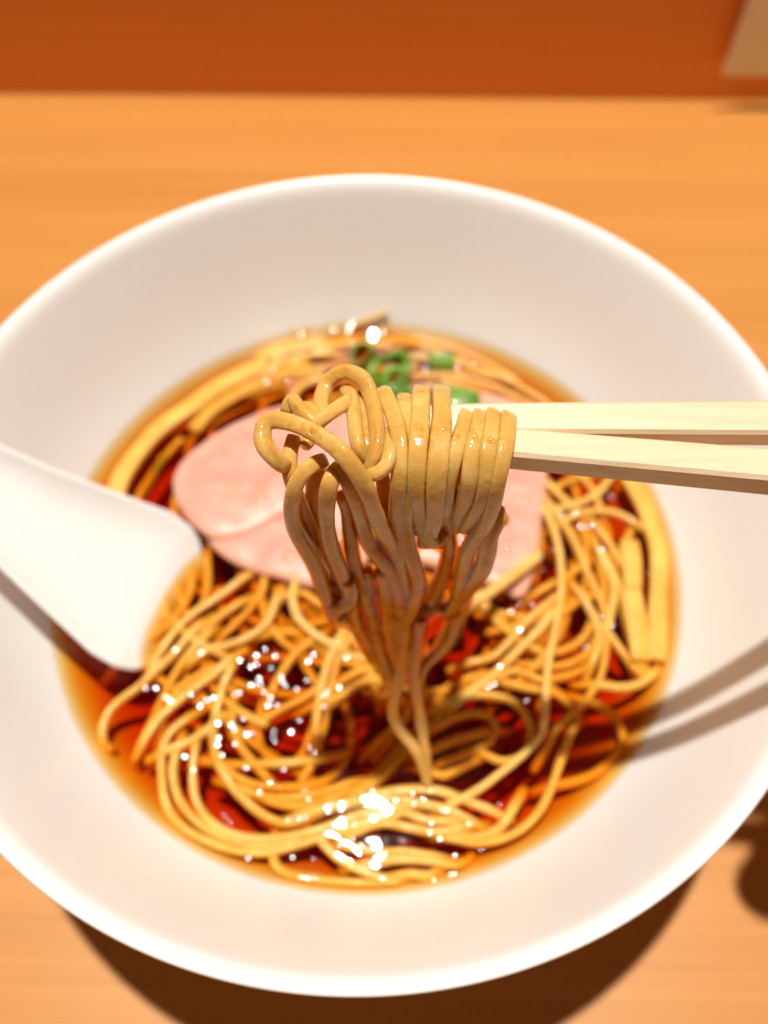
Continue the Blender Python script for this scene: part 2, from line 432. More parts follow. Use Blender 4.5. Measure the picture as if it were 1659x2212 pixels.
# (crop, label, z profile start/end above soup, [(x, y), ...])
ST = [
 ('A', 'outermost noodle sweeping round the front left of the soup beside the bowl wall', -.1, .2, [(345,500),(255,575),(205,680),(200,800),(215,950),(255,1060),(340,1150),(480,1225),(640,1275),(800,1290),(950,1262),(1100,1215),(1220,1180),(1400,1115),(1600,1065)]),
 ('A', 'second noodle from the outside in the bundle turning along the front left', -.2, .1, [(290,700),(268,800),(285,920),(335,1020),(430,1120),(560,1190),(720,1245),(860,1250),(1010,1225)]),
 ('A', 'pale third noodle of the front left bundle, passing under the big highlights', .4, .3, [(400,680),(385,800),(395,940),(440,1050),(520,1130),(640,1187),(800,1208),(980,1190),(1150,1150),(1300,1090),(1450,1050),(1659,1015)]),
 ('A', 'noodle making the large round loop left of the hanging threads', .6, -4, [(600,230),(560,330),(520,480),(507,620),(530,720),(590,800),(680,860),(800,897),(950,905),(1100,890),(1200,850),(1280,760),(1320,640),(1320,520),(1290,420)]),
 ('A', 'bright noodle dropping straight down on the right side of the bubbly patch', 1.0, -1.6, [(1262,20),(1205,130),(1165,250),(1135,400),(1117,530),(1120,640),(1100,740),(1045,840)]),
 ('A', 'duller noodle just right of the bright straight one beside the bubbly patch', .0, -2, [(1310,30),(1240,180),(1205,330),(1190,450),(1150,600)]),
 ('A', 'short sunken noodle slanting through the bubbly patch to the round loop', -1.2, -1.4, [(625,430),(620,550),(670,660),(745,755),(830,850)]),
 ('A', 'sunken orange noodle curled in a small cup inside the round loop', -2.6, -3, [(790,450),(772,560),(800,680),(870,750),(960,765),(1040,700),(1085,590)]),
 ('A', 'noodle cupping under the round loop and rising to the dark gap in the middle', .2, -1.6, [(560,800),(620,900),(690,975),(770,1045),(870,1102),(970,1120),(1100,1080),(1230,1020),(1340,965),(1440,895),(1560,790),(1659,700)]),
 ('A', 'orange noodle lying flat directly below the round loop', -1.0, -1.3, [(640,900),(740,940),(850,965),(1000,962),(1180,925),(1320,880)]),
 ('A', 'half sunken noodle between the round loop and the front bundle', -1.3, -1.5, [(800,965),(900,1000),(1040,1015),(1150,985),(1300,930)]),
 ('A', 'dim noodle crossing the dark gap left of the hanging threads', -1.6, -1.8, [(1659,620),(1570,720),(1480,820),(1390,900),(1250,975),(1130,1030)]),
 ('A', 'noodle lying closest to the camera side of the bowl wall', -.5, -.6, [(868,1285),(868,1350),(925,1405),(1060,1440),(1250,1462),(1450,1475),(1560,1470)]),
 ('A', 'bright noodle crossing the front edge with its end pointing to the right', .6, .7, [(1165,1245),(1230,1312),(1330,1372),(1440,1420),(1550,1458)]),
 ('A', 'noodle leaning on the front bundle just right of the red gap', -.4, -.2, [(1430,1365),(1540,1342),(1659,1322)]),
 ('D', 'noodle bent like a hook at the far left of the soup', .2, .4, [(278,940),(300,855),(360,778),(480,690),(580,595),(660,520),(735,435),(800,370)]),
 ('D', 'noodle running from the pork slice down to the spoon tip', .3, .3, [(1045,105),(960,172),(870,232),(780,292),(700,362),(630,450),(560,560)]),
 ('D', 'noodle curving left from below the pork slice', .4, .2, [(1225,225),(1185,330),(1095,412),(980,462),(860,492),(800,530)]),
 ('D', 'noodle slanting steeply down behind the hooked one', .1, -2.8, [(820,440),(725,550),(660,650),(600,765),(540,890),(475,1030)]),
 ('D', 'pale noodle fanning down left from the top of the round loop', .3, 0, [(960,560),(870,640),(770,705),(680,780),(595,855),(520,960)]),
 ('D', 'noodle end poking out over the front left bundle', .4, .2, [(640,1035),(730,1003),(830,945),(900,880)]),
 ('D', 'blurred noodle just below the left tip of the pork', -.6, -1.4, [(1165,90),(1150,175),(1095,255),(1020,340),(930,420)]),
 ('D', 'bright noodle bending down from the pork towards the round loop', 1.4, .8, [(1390,20),(1335,120),(1315,210),(1340,310),(1400,380),(1480,440),(1560,480)]),
 ('D', 'orange noodle lying level above the bubbly patch', -1.3, -1.5, [(1330,402),(1230,400),(1120,430),(1030,470)]),
 ('D', 'noodle slanting into the top of the bubbly patch', -.8, -1.4, [(1410,450),(1325,520),(1245,630),(1200,730)]),
 ('D', 'orange noodle slanting out of the bubbly patch to the upper right', -1.0, -1.5, [(1460,700),(1360,765),(1250,820),(1130,890)]),
 ('D', 'sunken noodle standing upright by the edge of the spoon', -.9, -1.6, [(850,20),(855,120),(835,220),(780,330)]),
 ('D', 'orange noodle passing beneath the spoon tip', -1.2, -2.2, [(760,20),(770,110),(735,230),(640,360),(500,470),(380,560)]),
 ('D', 'noodle in the middle of the left fan, above its dark gap', -.3, -1.4, [(1010,250),(900,330),(820,420),(760,520),(690,610)]),
 ('D', 'thin dim noodle along the lower side of the left fan', -.5, -1.8, [(870,600),(790,640),(700,700),(640,790),(600,900)]),
 ('C', 'long pale noodle running the whole right side and turning left along the front', 1.0, .7, [(385,240),(470,310),(530,420),(570,560),(598,720),(605,880),(590,1050),(558,1230),(512,1430),(490,1600),(478,1800),(462,1960),(430,2060),(270,2220),(120,2340),(-60,2470),(-240,2560)]),
 ('C', 'long pale noodle swinging wide through the right side tangle', .6, -1.2, [(280,80),(420,175),(540,310),(640,450),(720,600),(790,780),(855,920),(925,1080),(942,1250),(930,1450),(890,1620),(800,1760),(680,1880),(560,2000),(490,2130)]),
 ('C', 'noodle joining the wide swinging one from the right beside the bamboo', .5, .3, [(900,640),(985,820),(1008,960),(980,1110),(945,1240)]),
 ('C', 'noodle hidden partly by the wide swinging one, left of it', .4, .0, [(740,950),(825,1090),(875,1210),(885,1340),(840,1480)]),
 ('C', 'upper one of two parallel noodles slanting left below the pork', .3, .1, [(560,985),(400,1110),(280,1235),(170,1360),(50,1450),(-80,1480)]),
 ('C', 'lower and paler one of two parallel noodles slanting left below the pork', 1.0, .3, [(525,1110),(425,1240),(300,1360),(180,1480),(60,1590),(-60,1680),(-200,1790)]),
 ('C', 'noodle bowed upward in the centre right of the soup', .3, -.5, [(-60,1690),(50,1640),(150,1578),(250,1550),(360,1585),(470,1640)]),
 ('C', 'orange noodle lying under the bowed one', -.7, -1.2, [(180,1640),(330,1680),(450,1702),(570,1735),(640,1800)]),
 ('B', 'noodle forming the big ring right of the hanging threads', .2, -.8, [(380,330),(450,300),(540,282),(650,285),(770,320),(850,400),(885,500),(862,610),(790,668),(700,678),(605,632)]),
 ('B', 'noodle forming the narrow loop inside the big ring', -.8, -1.3, [(330,470),(430,415),(540,392),(630,410),(678,470),(640,560),(540,620),(390,672)]),
 ('B', 'dim short noodle across the mouth of the narrow loop', -1.1, -1.4, [(290,610),(430,552),(560,520),(640,505)]),
 ('B', 'short noodle emerging at the foot of the hanging threads', -.9, -1.5, [(285,740),(360,762),(450,725),(520,690)]),
 ('B', 'noodle running beside the right bowl wall down into the front tangle', -.6, .1, [(1140,480),(1110,540),(1060,680),(1000,850),(930,980),(830,1080),(700,1140),(560,1160),(420,1135)]),
 ('B', 'short noodle nested in the bend of the right front tangle', -.2, -.1, [(775,960),(720,1050),(640,1108),(530,1130),(420,1120)]),
 ('B', 'lone noodle making a wide sunken ring close to the right bowl wall', -1.6, -2.6, [(1240,330),(1330,375),(1405,450),(1430,560),(1380,660),(1270,750),(1150,800),(1040,822)]),
 ('B', 'short noodle lying level below the end of the bamboo strips', .1, .1, [(1290,225),(1420,243),(1530,222),(1600,170)]),
 ('C', 'curved noodle in the nest left of the wide swinging one, upper', -1.0, -1.1, [(340,1360),(480,1410),(640,1385),(770,1300),(830,1190)]),
 ('C', 'curved noodle in the nest left of the wide swinging one, middle', -1.2, -1.1, [(330,1500),(480,1520),(650,1500),(790,1420),(870,1300)]),
 ('C', 'curved noodle in the nest left of the wide swinging one, lower', -1.2, -1.6, [(450,1620),(600,1600),(760,1540),(870,1420)]),
 ('C', 'short noodle across the right side tangle, level with the bunch tip', -.8, -1.0, [(420,950),(540,880),(640,830),(760,740)]),
 ('C', 'noodle arching over the top of the right side tangle', .6, .5, [(640,390),(760,335),(950,325),(1090,370),(1190,430)]),
 ('C', 'noodle sloping down from beneath the arching one', .3, -.4, [(860,420),(930,520),(1000,620),(1060,740)]),
 ('C', 'pinkish noodle slanting up towards the chopsticks', .4, .4, [(560,310),(740,265),(870,195),(960,100),(1000,20)]),
 ('C', 'noodle coming out below the chopsticks next to the pork', .3, .1, [(360,-20),(480,90),(590,200),(700,300)]),
 ('C', 'noodle passing behind the left bamboo strip', -.2, -.6, [(990,760),(1055,930),(1080,1090),(1110,1220)]),
 ('C', 'upright noodle sunk in the centre of the right tangle', -.9, -1.2, [(770,400),(790,560),(800,720),(790,860)]),
 ('C', 'second upright noodle sunk in the right tangle, nearer the bamboo', -.6, -.9, [(860,560),(890,700),(920,830),(930,960)]),
 ('C', 'short noodle hugging the right edge of the pork slice', -.4, -.8, [(400,330),(430,440),(440,560),(420,700)]),
 ('C', 'short noodle end beside the lower end of the bamboo', .2, -.4, [(950,1250),(1040,1370),(1105,1460)]),
 ('C', 'noodle under the chopsticks nearest the right bowl wall', .1, -.2, [(640,-60),(760,60),(850,170),(900,300)]),
 ('C', 'short noodle between the pork tip and the parallel pair', -.5, -.8, [(-40,1010),(60,1120),(150,1215),(260,1300)]),
 ('C', 'short level noodle just below the tip of the pork', -.4, -.7, [(130,1110),(250,1130),(360,1160)]),
 ('C', 'small noodle bend inside the nest, close to the upright pale one', -.9, -1.0, [(630,1090),(740,1010),(830,980)]),
 ('K', 'topmost noodle of the front centre pile, arched', .3, .2, [(640,200),(760,160),(920,140),(1060,150),(1200,200),(1300,240)]),
 ('K', 'second noodle of the front centre pile under the big highlight', .2, .3, [(380,260),(560,215),(740,190),(900,200),(1080,240),(1190,290)]),
 ('K', 'noodle through the middle of the front centre pile', .1, .1, [(560,300),(700,250),(860,250),(980,290),(1120,300)]),
 ('K', 'noodle below the highlights in the front centre pile', -.1, 0, [(600,370),(760,310),(900,330),(1040,355),(1180,330)]),
 ('K', 'level noodle just in front of the dark hole at the centre front', -.2, -.2, [(620,430),(760,452),(900,452),(1040,480)]),
 ('K', 'noodle resting against the front wall, right of centre', .2, -.3, [(690,515),(850,490),(1010,500),(1120,520)]),
 ('K', 'short noodle touching the bowl wall at the very front', -.3, -.5, [(800,585),(900,565),(1000,580)]),
 ('B', 'dim noodle leading from the hanging threads up to the right tangle', -1.4, -.8, [(255,520),(370,380),(470,290),(570,210),(680,150)]),
 ('B', 'dark red noodle deep behind the ring, fanning right', -2.4, -1.6, [(290,400),(360,270),(470,200),(600,165)]),
 ('B', 'deep noodle at the shadowed centre, left of the threads', -2.2, -2.4, [(-20,560),(60,490),(120,440)]),
 ('B', 'orange noodle rising left of the threads from the front pile', -1.2, -1.6, [(-60,830),(30,740),(120,640),(180,560)]),
 ('J', 'noodle coming out left from under the dangling bunch', -.6, -1.2, [(760,600),(650,630),(560,690),(440,730)]),
 ('J', 'second noodle coming out left from under the dangling bunch', -.9, -1.6, [(720,540),(640,570),(560,620),(500,700)]),
 ('J', 'orange noodle tucked under the left side of the dangling bunch', -.5, -1.1, [(580,360),(650,440),(700,520),(730,640)]),
 ('D', 'noodle lying between the pork and the bubbly patch', -.4, -1.0, [(1530,260),(1450,240),(1380,190),(1280,200),(1200,290)]),
 ('G', 'pale noodle bend lying on the far side beside the bamboo', .9, .6, [(1460,800),(1510,720),(1600,660),(1720,640)]),
 ('G', 'glossy noodle at the far end of the soup under the bowl wall', .3, .1, [(1290,620),(1360,500),(1450,440),(1600,400),(1800,360),(1950,330)]),
 ('H', 'yellow noodle along the far wall left of the onion', .5, .4, [(-140,430),(30,345),(200,310),(380,318)]),
 ('H', 'noodle following the far wall right of the onion', .3, .1, [(420,285),(600,285),(800,335),(1000,425),(1160,520)]),
 ('H', 'noodle curving between the far wall and the pork on the right', .2, 0, [(560,385),(760,400),(920,445),(1120,525),(1320,640),(1460,740)]),
 ('G', 'noodle lying on the yellow bamboo left of the onion', 1.2, .9, [(1330,560),(1450,500),(1580,460),(1740,450)]),
 ('H', 'far noodle behind the green onion by the wall', -.2, -.5, [(430,300),(600,320),(760,370),(900,430),(1060,500)]),
 ('H', 'brownish noodle bordering the far edge of the pork', .5, .2, [(620,500),(780,500),(900,520),(1050,570),(1180,630),(1290,690)]),
]
RNG = random.Random(3)
surf_pts = []   # (x, y, ztop) for the soup's meniscus
def register(path, r, z0=SOUP):
    for p in path[::1]:
        surf_pts.append((p[0], p[1], p[2] - z0 + r))
for i, (cr, lab, za, zb, pts) in enumerate(ST):
    P = []
    for k, (x, y) in enumerate(pts):
        z = za + (zb - za) * k / (len(pts) - 1)
        z = z * .95 - 1.35
        q = at_z(*dpx(cr, x, y), SOUP + z)
        q[2] += 0.35 * noise.noise(Vector((k * 0.9, i * 5.3, 0)))
        rr = math.hypot(q[0], q[1])
        lim = wall_r(q[2]) - 1.6
        if rr > lim:
            q[0] *= lim / rr
            q[1] *= lim / rr
        P.append(q)
    # ends dive under the broth unless they are proud of it
    def dive(a, b, amt):
        d = a - b
        d = d / (np.linalg.norm(d) + 1e-9)
        q1 = a + d * 3.5 + np.array([0, 0, -amt * 0.5])
        q2 = a + d * 6.5 + np.array([0, 0, -amt])
        for q in (q1, q2):
            rr = math.hypot(q[0], q[1]); lim = wall_r(q[2]) - 1.7
            if rr > lim:
                q[0] *= lim / rr; q[1] *= lim / rr
        return q1, q2
    a1, a2 = dive(P[0], P[1], 3.2)
    b1, b2 = dive(P[-1], P[-2], 3.2)
    P = [a2, a1] + P + [b1, b2]
    path = catmull(P, 1.1)
    wv = NW * RNG.uniform(.94, 1.1)
    vs, fs = sweep(path, wv, NW * RNG.uniform(.84, .98), 10, 3.0, RNG.uniform(-2.5, 2.5), wobble=.12, seed=i)
    ob = pydata('noodle', vs, fs, M['noodle'])
    tag(ob, lab, 'noodle', GRP)
    register(path, NW / 2)
# deeper tangle nobody could count
tv, tf = [], []
def in_soup(x, y, z):
    return math.hypot(x, y) < wall_r(z) - 2.2
cnt = 0
TR = random.Random(12)
def dark_hole(x, y):
    # open pools of clear broth in the photograph, where few noodles lie (soup-plane mm)
    for hx, hy, hr in HOLES:
        if math.hypot(x - hx, y - hy) < hr:
            return True
    return False
HOLES = []
for X, Y, R_ in [(780,1560,7),(700,1570,7),(250,1560,8),(215,1480,9),(300,1650,8),(1060,1680,9),(950,1650,6),(1270,1600,10),(1350,1530,10),(1100,1560,5),(560,1790,6),(480,1720,5),(620,1560,4),(1250,1700,7),(1010,1640,6),(420,1680,5),(380,1000,6),(1130,1760,5)]:
    q = at_z(X, Y, SOUP)
    HOLES.append((q[0], q[1], R_ * .9))
while cnt < 230:
    zc = SOUP - TR.choice([2.2, 2.8, 3.4, 4.2, 5.0, 6.0, 8.0, 11, 14, 18]) - TR.random() * 1.0
    a = TR.random() * 2 * math.pi
    r = wall_r(zc) * math.sqrt(TR.random()) * .95
    x, y = r * math.cos(a), r * math.sin(a)
    h = a + math.pi / 2 + TR.gauss(0, .55)
    curv = min(.11, 2.2 / max(20, r)) + TR.uniform(-.02, .04)
    P = []
    ok = True
    for k in range(TR.randint(16, 34)):
        P.append((x, y, zc + 1.2 * math.sin(k * .35 + a)))
        h += curv + .05 * TR.uniform(-1, 1)
        x += 2.2 * math.cos(h)
        y += 2.2 * math.sin(h)
        if not in_soup(x, y, zc - 1.5):
            h += 0.5
            x -= 2.2 * math.cos(h - .5)
            y -= 2.2 * math.sin(h - .5)
        if zc > SOUP - 12 and (dark_hole(x, y) or math.hypot(x, y) > wall_r(zc) - 8):
            break
    if len(P) < 9:
        continue
    P = [p for p in P if in_soup(*p)]
    if len(P) < 8:
        continue
    vs, fs = sweep(catmull(P, 2.0), NW, NW * .9, 6, 2.6)
    b = len(tv)
    tv += list(vs)
    tf += [tuple(v_ + b for v_ in f) for f in fs]
    cnt += 1
tangle = pydata('sunken_noodles', tv, tf, M['noodle'])
tag(tangle, 'tangle of noodles sunk deep in the brown broth', 'noodles', kind='stuff')
# ---------------------------------------------------------------- pork
def slice_mesh(name, outline, z, thick, dome, material, tilt=(0, 0), seed=0):
    """outline: P-crop pixels; flat cut of meat with rounded edge, built from rings"""
    pts = np.array([at_z(x, y, SOUP + z)[:2] for x, y in outline])
    # densify closed curve
    c = np.vstack([pts, pts[:1]])
    Q = catmull([np.array([*p, 0]) for p in np.vstack([pts[-1:], c, pts[1:2]])], 1.6)[:, :2]
    k0 = np.argmin(np.linalg.norm(Q - pts[0], axis=1))
    k1 = len(Q) - 1 - np.argmin(np.linalg.norm(Q[::-1] - pts[0], axis=1))
    Q = Q[k0:k1] if k1 - k0 > 20 else Q
    cen = Q.mean(0)
    rings = [(0.02, 0), (.2, 0), (.38, 0), (.55, 0), (.7, 0), (.82, 0), (.90, 0), (.95, -.06), (.98, -.22), (1.0, -.5), (.985, -.8), (.95, -1), (.5, -1), (.02, -1)]
    vs, fs, rimv = [], [], []
    n = len(Q)
    for f, dz in rings:
        for p in Q:
            x, y = cen + (p - cen) * f
            nz = noise.noise(Vector((x * .07, y * .07, seed))) * .9 + noise.noise(Vector((x * .25, y * .25, seed + 4))) * .25
            zz = SOUP + z + dome * (1 - f * f) + dz * thick + nz + (x - cen[0]) * tilt[0] + (y - cen[1]) * tilt[1]
            vs.append((x, y, zz))
            rimv.append(max(0, min(1, (f - .78 - .12 * noise.noise(Vector((x * .12, y * .12, 7)))) / .2)))
    for i in range(len(rings) - 1):
        for k in range(n):
            a, b = i * n + k, i * n + (k + 1) % n
            fs.append((a, a + n, b + n, b))
    fs.append(tuple(range(n)))
    fs.append(tuple((len(rings) - 1) * n + k for k in reversed(range(n))))
    ob = pydata(name, vs, fs, material)
    at = ob.data.attributes.new('rim', 'FLOAT', 'POINT')
    at.data.foreach_set('value', rimv)
    bm = bmesh.new(); bm.from_mesh(ob.data)
    bmesh.ops.recalc_face_normals(bm, faces=bm.faces[:])
    bm.to_mesh(ob.data); bm.free()
    for p in Q:
        surf_pts.append((p[0], p[1], .9))
    return ob
ob = slice_mesh('pork_slice', [(800,868),(860,835),(933,822),(1040,838),(1140,880),(1182,1000),(1172,1120),(1160,1220),(1128,1290),(1060,1262),(960,1230),(850,1180),(790,1050)], .6, 3.0, 1.0, M['pork'], seed=1)
tag(ob, 'pale pink pork slice behind the chopsticks, partly under the held noodles', 'pork', 'slices of pink pork on the soup')
ob = slice_mesh('pork_slice', [(428,1120),(455,1175),(515,1218),(600,1245),(700,1264),(790,1215),(812,1100),(780,1020),(600,1030),(470,1060)], .9, 3.0, .8, M['pork'], seed=2)
tag(ob, 'pork slice lying lowest, tucked under the front of the left one', 'pork', 'slices of pink pork on the soup')
ob = slice_mesh('pork_slice', [(372,1050),(385,1000),(425,960),(500,915),(600,876),(700,872),(790,905),(815,980),(750,1040),(680,1075),(600,1115),(530,1148),(460,1158),(400,1115)], 3.0, 3.0, 1.2, M['pork'], (0.0, 0.02), seed=3)
tag(ob, 'pink pork slice with a cream fat rim next to the white spoon', 'pork', 'slices of pink pork on the soup')
# ---------------------------------------------------------------- bamboo shoots
def strip(cr, pts, wid, thk, z, lab, name='bamboo_shoot', zz=None, seed=0):
    P = []
    for k, (x, y) in enumerate(pts):
        q = at_z(*dpx(cr, x, y), SOUP + (z - .9 if zz is None else zz[k]))
        if zz is None:
            rr = math.hypot(q[0], q[1]); lim = wall_r(q[2] - thk / 2) - wid / 2 - .3
            if rr > lim:
                q[0] *= lim / rr; q[1] *= lim / rr
        P.append(q)
    path = catmull(P, 1.5)
    vs, fs = sweep(path, wid, thk, 14, 5, 0, wobble=.15, seed=seed, taper_end=.93)
    ob = pydata(name, vs, fs, M['bamboo'])
    tag(ob, lab, 'bamboo shoot', 'strips of bamboo shoot in the soup')
    register(path, thk / 2 - .2)
    for s in (-.35, .35):
        for p in path:
            surf_pts.append((p[0] + s * wid, p[1], p[2] - SOUP + thk / 2 - .3))
    return ob
strip('G', [(190,1500),(250,1330),(400,1120),(560,960),(740,840),(930,700),(1120,600),(1300,520)], 5.6, 3.0, -.3, 'long yellow bamboo shoot strip curving along the far left wall to the spoon', seed=1)
strip('G', [(760,1010),(900,860),(1090,740),(1280,650),(1450,590),(1620,540)], 4.6, 2.8, -1.0, 'orange bamboo strip between the long one and the pork', seed=2)
strip('G', [(1230,500),(1360,420),(1520,380),(1700,370)], 5.0, 2.6, -.7, 'blurred bamboo strip at the far end of the bowl, left of the onion', seed=3)
strip('C', [(1120,40),(1230,220),(1320,420),(1345,650),(1345,900),(1335,1150),(1330,1480)], 5.2, 3.0, -.2, 'bamboo strip lying against the right bowl wall, the outermost one', seed=4)
strip('C', [(1120,560),(1140,700),(1145,820),(1150,930)], 5.0, 2.6, .5, 'short upper bamboo strip beside the right side noodles', seed=5)
strip('C', [(1130,930),(1160,1100),(1190,1290),(1215,1480)], 5.6, 3.0, .3, 'lower bamboo strip with a square cut end beside the outermost one', seed=6)
strip('C', [(1150,1490),(1230,1560),(1290,1640)], 4.0, 2.2, -1.4, 'small sunken bamboo piece below the square cut ends', seed=7)
# twig of bamboo left on the far wall
P = [at_z(*dpx('H', 200, 205), SOUP + 1.0), None, None]
q0 = dpx('H', 210, 200); q1 = dpx('H', 310, 160); q2 = dpx('H', 425, 112)
def on_wall(X, Y, lift):
    z = SOUP
    for _ in range(60):
        p = at_z(X, Y, z)
        r = math.hypot(p[0], p[1])
        if r > wall_r(z) - lift: z += .5
        else: break
    return p
P = [on_wall(*q0, 1.0), on_wall(*q1, 1.0), on_wall(*q2, 1.0)]
vs, fs = sweep(catmull(P, 1.2), 1.3, .8, 8, 2.2)
ob = pydata('bamboo_shoot', vs, fs, M['bamboo'])
tag(ob, 'thin brown fibre stuck to the far inside wall above the broth', 'bamboo shoot')
# ---------------------------------------------------------------- green onion
def ring(c, rad, length, axis, lab, wall=.6, arc=(0, 360), squash=1.0, seed=0):
    ax = Vector(axis).normalized()
    u = ax.orthogonal().normalized(); v2 = ax.cross(u)
    n = 40; m_ = 7
    vs, fs = [], []
    for i in range(n + 1):
        a = math.radians(arc[0] + (arc[1] - arc[0]) * i / n)
        for (rr, s) in [(rad, j / (m_ - 1)) for j in range(m_)] + [(rad - wall, 1 - j / (m_ - 1)) for j in range(m_)]:
            r2 = rr * (1 + .12 * math.sin(3 * a + seed)) + .4 * noise.noise(Vector((a * 2, s * 2, seed)))
            p = Vector(c) + u * (r2 * math.cos(a)) + v2 * (r2 * math.sin(a) * squash) + ax * (length * (s - .5))
            vs.append(p)
    L = 2 * m_
    for i in range(n):
        for k in range(L):
            a, b = i * L + k, i * L + (k + 1) % L
            fs.append((a, b, b + L, a + L))
    if arc[1] - arc[0] < 360:
        fs.append(tuple(reversed(range(L)))); fs.append(tuple(n * L + k for k in range(L)))
    ob = pydata('green_onion', vs, fs, M['scallion'])
    tag(ob, lab, 'green onion', 'pieces of green onion')
    return ob
ring(at_z(*dpx('H', 425, 480), SOUP + 2.8), 7.4, 6, (.3, -.35, .85), 'large green onion ring at the far side of the soup, seen into its hollow', wall=2.4, squash=.8, seed=1)
ring(at_z(*dpx('H', 450, 515), SOUP + 4.0), 4.6, 6.5, (.1, -.5, .8), 'small green onion ring nested in the large one', wall=2.6, squash=.75, seed=3)
ring(at_z(*dpx('H', 270, 375), SOUP + 1.2), 4.4, 4, (-.3, -.3, .9), 'pale green onion ring on the far left of the large one', wall=.8, squash=.7, seed=4)
ring(at_z(*dpx('H', 520, 620), SOUP + 4.2), 3.6, 6, (.9, .3, .3), 'dark green onion piece between the large ring and the pork', squash=.6, seed=6)
ring(at_z(*dpx('H', 740, 415), SOUP + .6), 2.6, 8, (1, -.1, .05), 'brownish onion scrap floating by the far wall', squash=.35, seed=8)
P = [at_z(*dpx('H', x, y), SOUP + z) for x, y, z in [(672, 585, 5.6), (740, 605, 6.1), (830, 622, 6.4), (905, 640, 6.2), (968, 652, 5.4)]]
vs, fs = sweep(catmull(P, .8), 6.2, .9, 14, 4, .25, wobble=.4, seed=21)
ob = pydata('green_onion', vs, fs, M['scallion'])
tag(ob, 'flat green onion piece lying on the pork just above the chopsticks', 'green onion', 'pieces of green onion')
# ---------------------------------------------------------------- soup
GS = .4
ng = int(190 / GS)
Hh = np.zeros((ng, ng), np.float32)
def stamp(x, y, amp, sig):
    k = int(sig * 2.6 / GS)
    ix, iy = int((x + 95) / GS), int((y + 95) / GS)
    x0, x1, y0, y1 = max(0, ix - k), min(ng, ix + k + 1), max(0, iy - k), min(ng, iy + k + 1)
    if x0 >= x1 or y0 >= y1: return
    gx = (np.arange(x0, x1) * GS - 95 - x)[:, None]
    gy = (np.arange(y0, y1) * GS - 95 - y)[None, :]
    g = amp * np.exp(-(gx * gx + gy * gy) / (sig * sig))
    Hh[x0:x1, y0:y1] = np.maximum(Hh[x0:x1, y0:y1], g)
for x, y, zt in surf_pts:
    if zt < -.8 or zt > 4: continue
    stamp(x, y, max(0.02, min((zt + .3) * .35, .28)), 2.3)
# far ridge added to catch the lamp, and slow swells near the front
ridge = catmull([at_z(*dpx('H', x, y), SOUP) for x, y in [(70,400),(110,340),(170,270),(260,235),(380,232),(500,255),(560,290)]], .5)
RP = at_z(*dpx('H', 330, 262), SOUP)
def smooth(a):
    return (a + np.roll(a, 1, 0) + np.roll(a, -1, 0) + np.roll(a, 1, 1) + np.roll(a, -1, 1)) / 5
for _ in range(4): Hh = smooth(Hh)
RS = wall_r(SOUP + .4)
def soup_h(x, y):
    i = min(ng - 2, max(0, (x + 95) / GS)); j = min(ng - 2, max(0, (y + 95) / GS))
    i0, j0 = int(i), int(j); fi, fj = i - i0, j - j0
    h = (Hh[i0, j0] * (1 - fi) + Hh[i0 + 1, j0] * fi) * (1 - fj) + (Hh[i0, j0 + 1] * (1 - fi) + Hh[i0 + 1, j0 + 1] * fi) * fj
    r = math.hypot(x, y)
    h += .85 * math.exp(-max(0, RS - r) / 1.3)
    h += .07 * noise.noise(Vector((x * .16, y * .16, 3))) + .02 * noise.noise(Vector((x * .6, y * .6, 8)))
    # fold added by the onion, its even front slope shaped to mirror the lamp
    dx, dy = x - RP[0], y - RP[1] + .018 * (x - RP[0]) ** 2
    if abs(dx) < 16 and abs(dy) < 6:
        wx = min(1.0, (16 - abs(dx)) / 5)
        t = 1.45 - (.33 * abs(dy - 1.6) if dy < 1.6 else .7 * abs(dy - 1.6))
        if t > 0:
            h = max(h, wx * t) if wx * t > h - .3 else h
    return float(h)
nr, na = 180, 480
vs, fs = [(0, 0, SOUP + soup_h(0, 0))], []
for i in range(1, nr + 1):
    r = (RS + .7) * i / nr
    for k in range(na):
        a = 2 * math.pi * k / na
        x, y = r * math.cos(a), r * math.sin(a)
        vs.append((x, y, SOUP + soup_h(x, y)))
for k in range(na):
    fs.append((0, 1 + k, 1 + (k + 1) % na))
for i in range(nr - 1):
    for k in range(na):
        a, b = 1 + i * na + k, 1 + i * na + (k + 1) % na
        fs.append((a, a + na, b + na, b))
last = 1 + (nr - 1) * na
prof = [(wall_r(z) + .9, z - .6) for z in (41, 37, 32, 26, 20, 15, 12)] + [(20, 9.9)]
base = last
for (r, z) in prof:
    nb = len(vs)
    for k in range(na):
        a = 2 * math.pi * k / na
        vs.append((r * math.cos(a), r * math.sin(a), z))
    for k in range(na):
        a, b = base + k, base + (k + 1) % na
        c, d = nb + k, nb + (k + 1) % na
        fs.append((a, c, d, b))
    base = nb
fs.append(tuple(base + k for k in reversed(range(na))))
soup = pydata('soup', vs, fs, M['soup'])
tag(soup, 'clear reddish brown soy broth with oil beads filling the white bowl', 'soup')
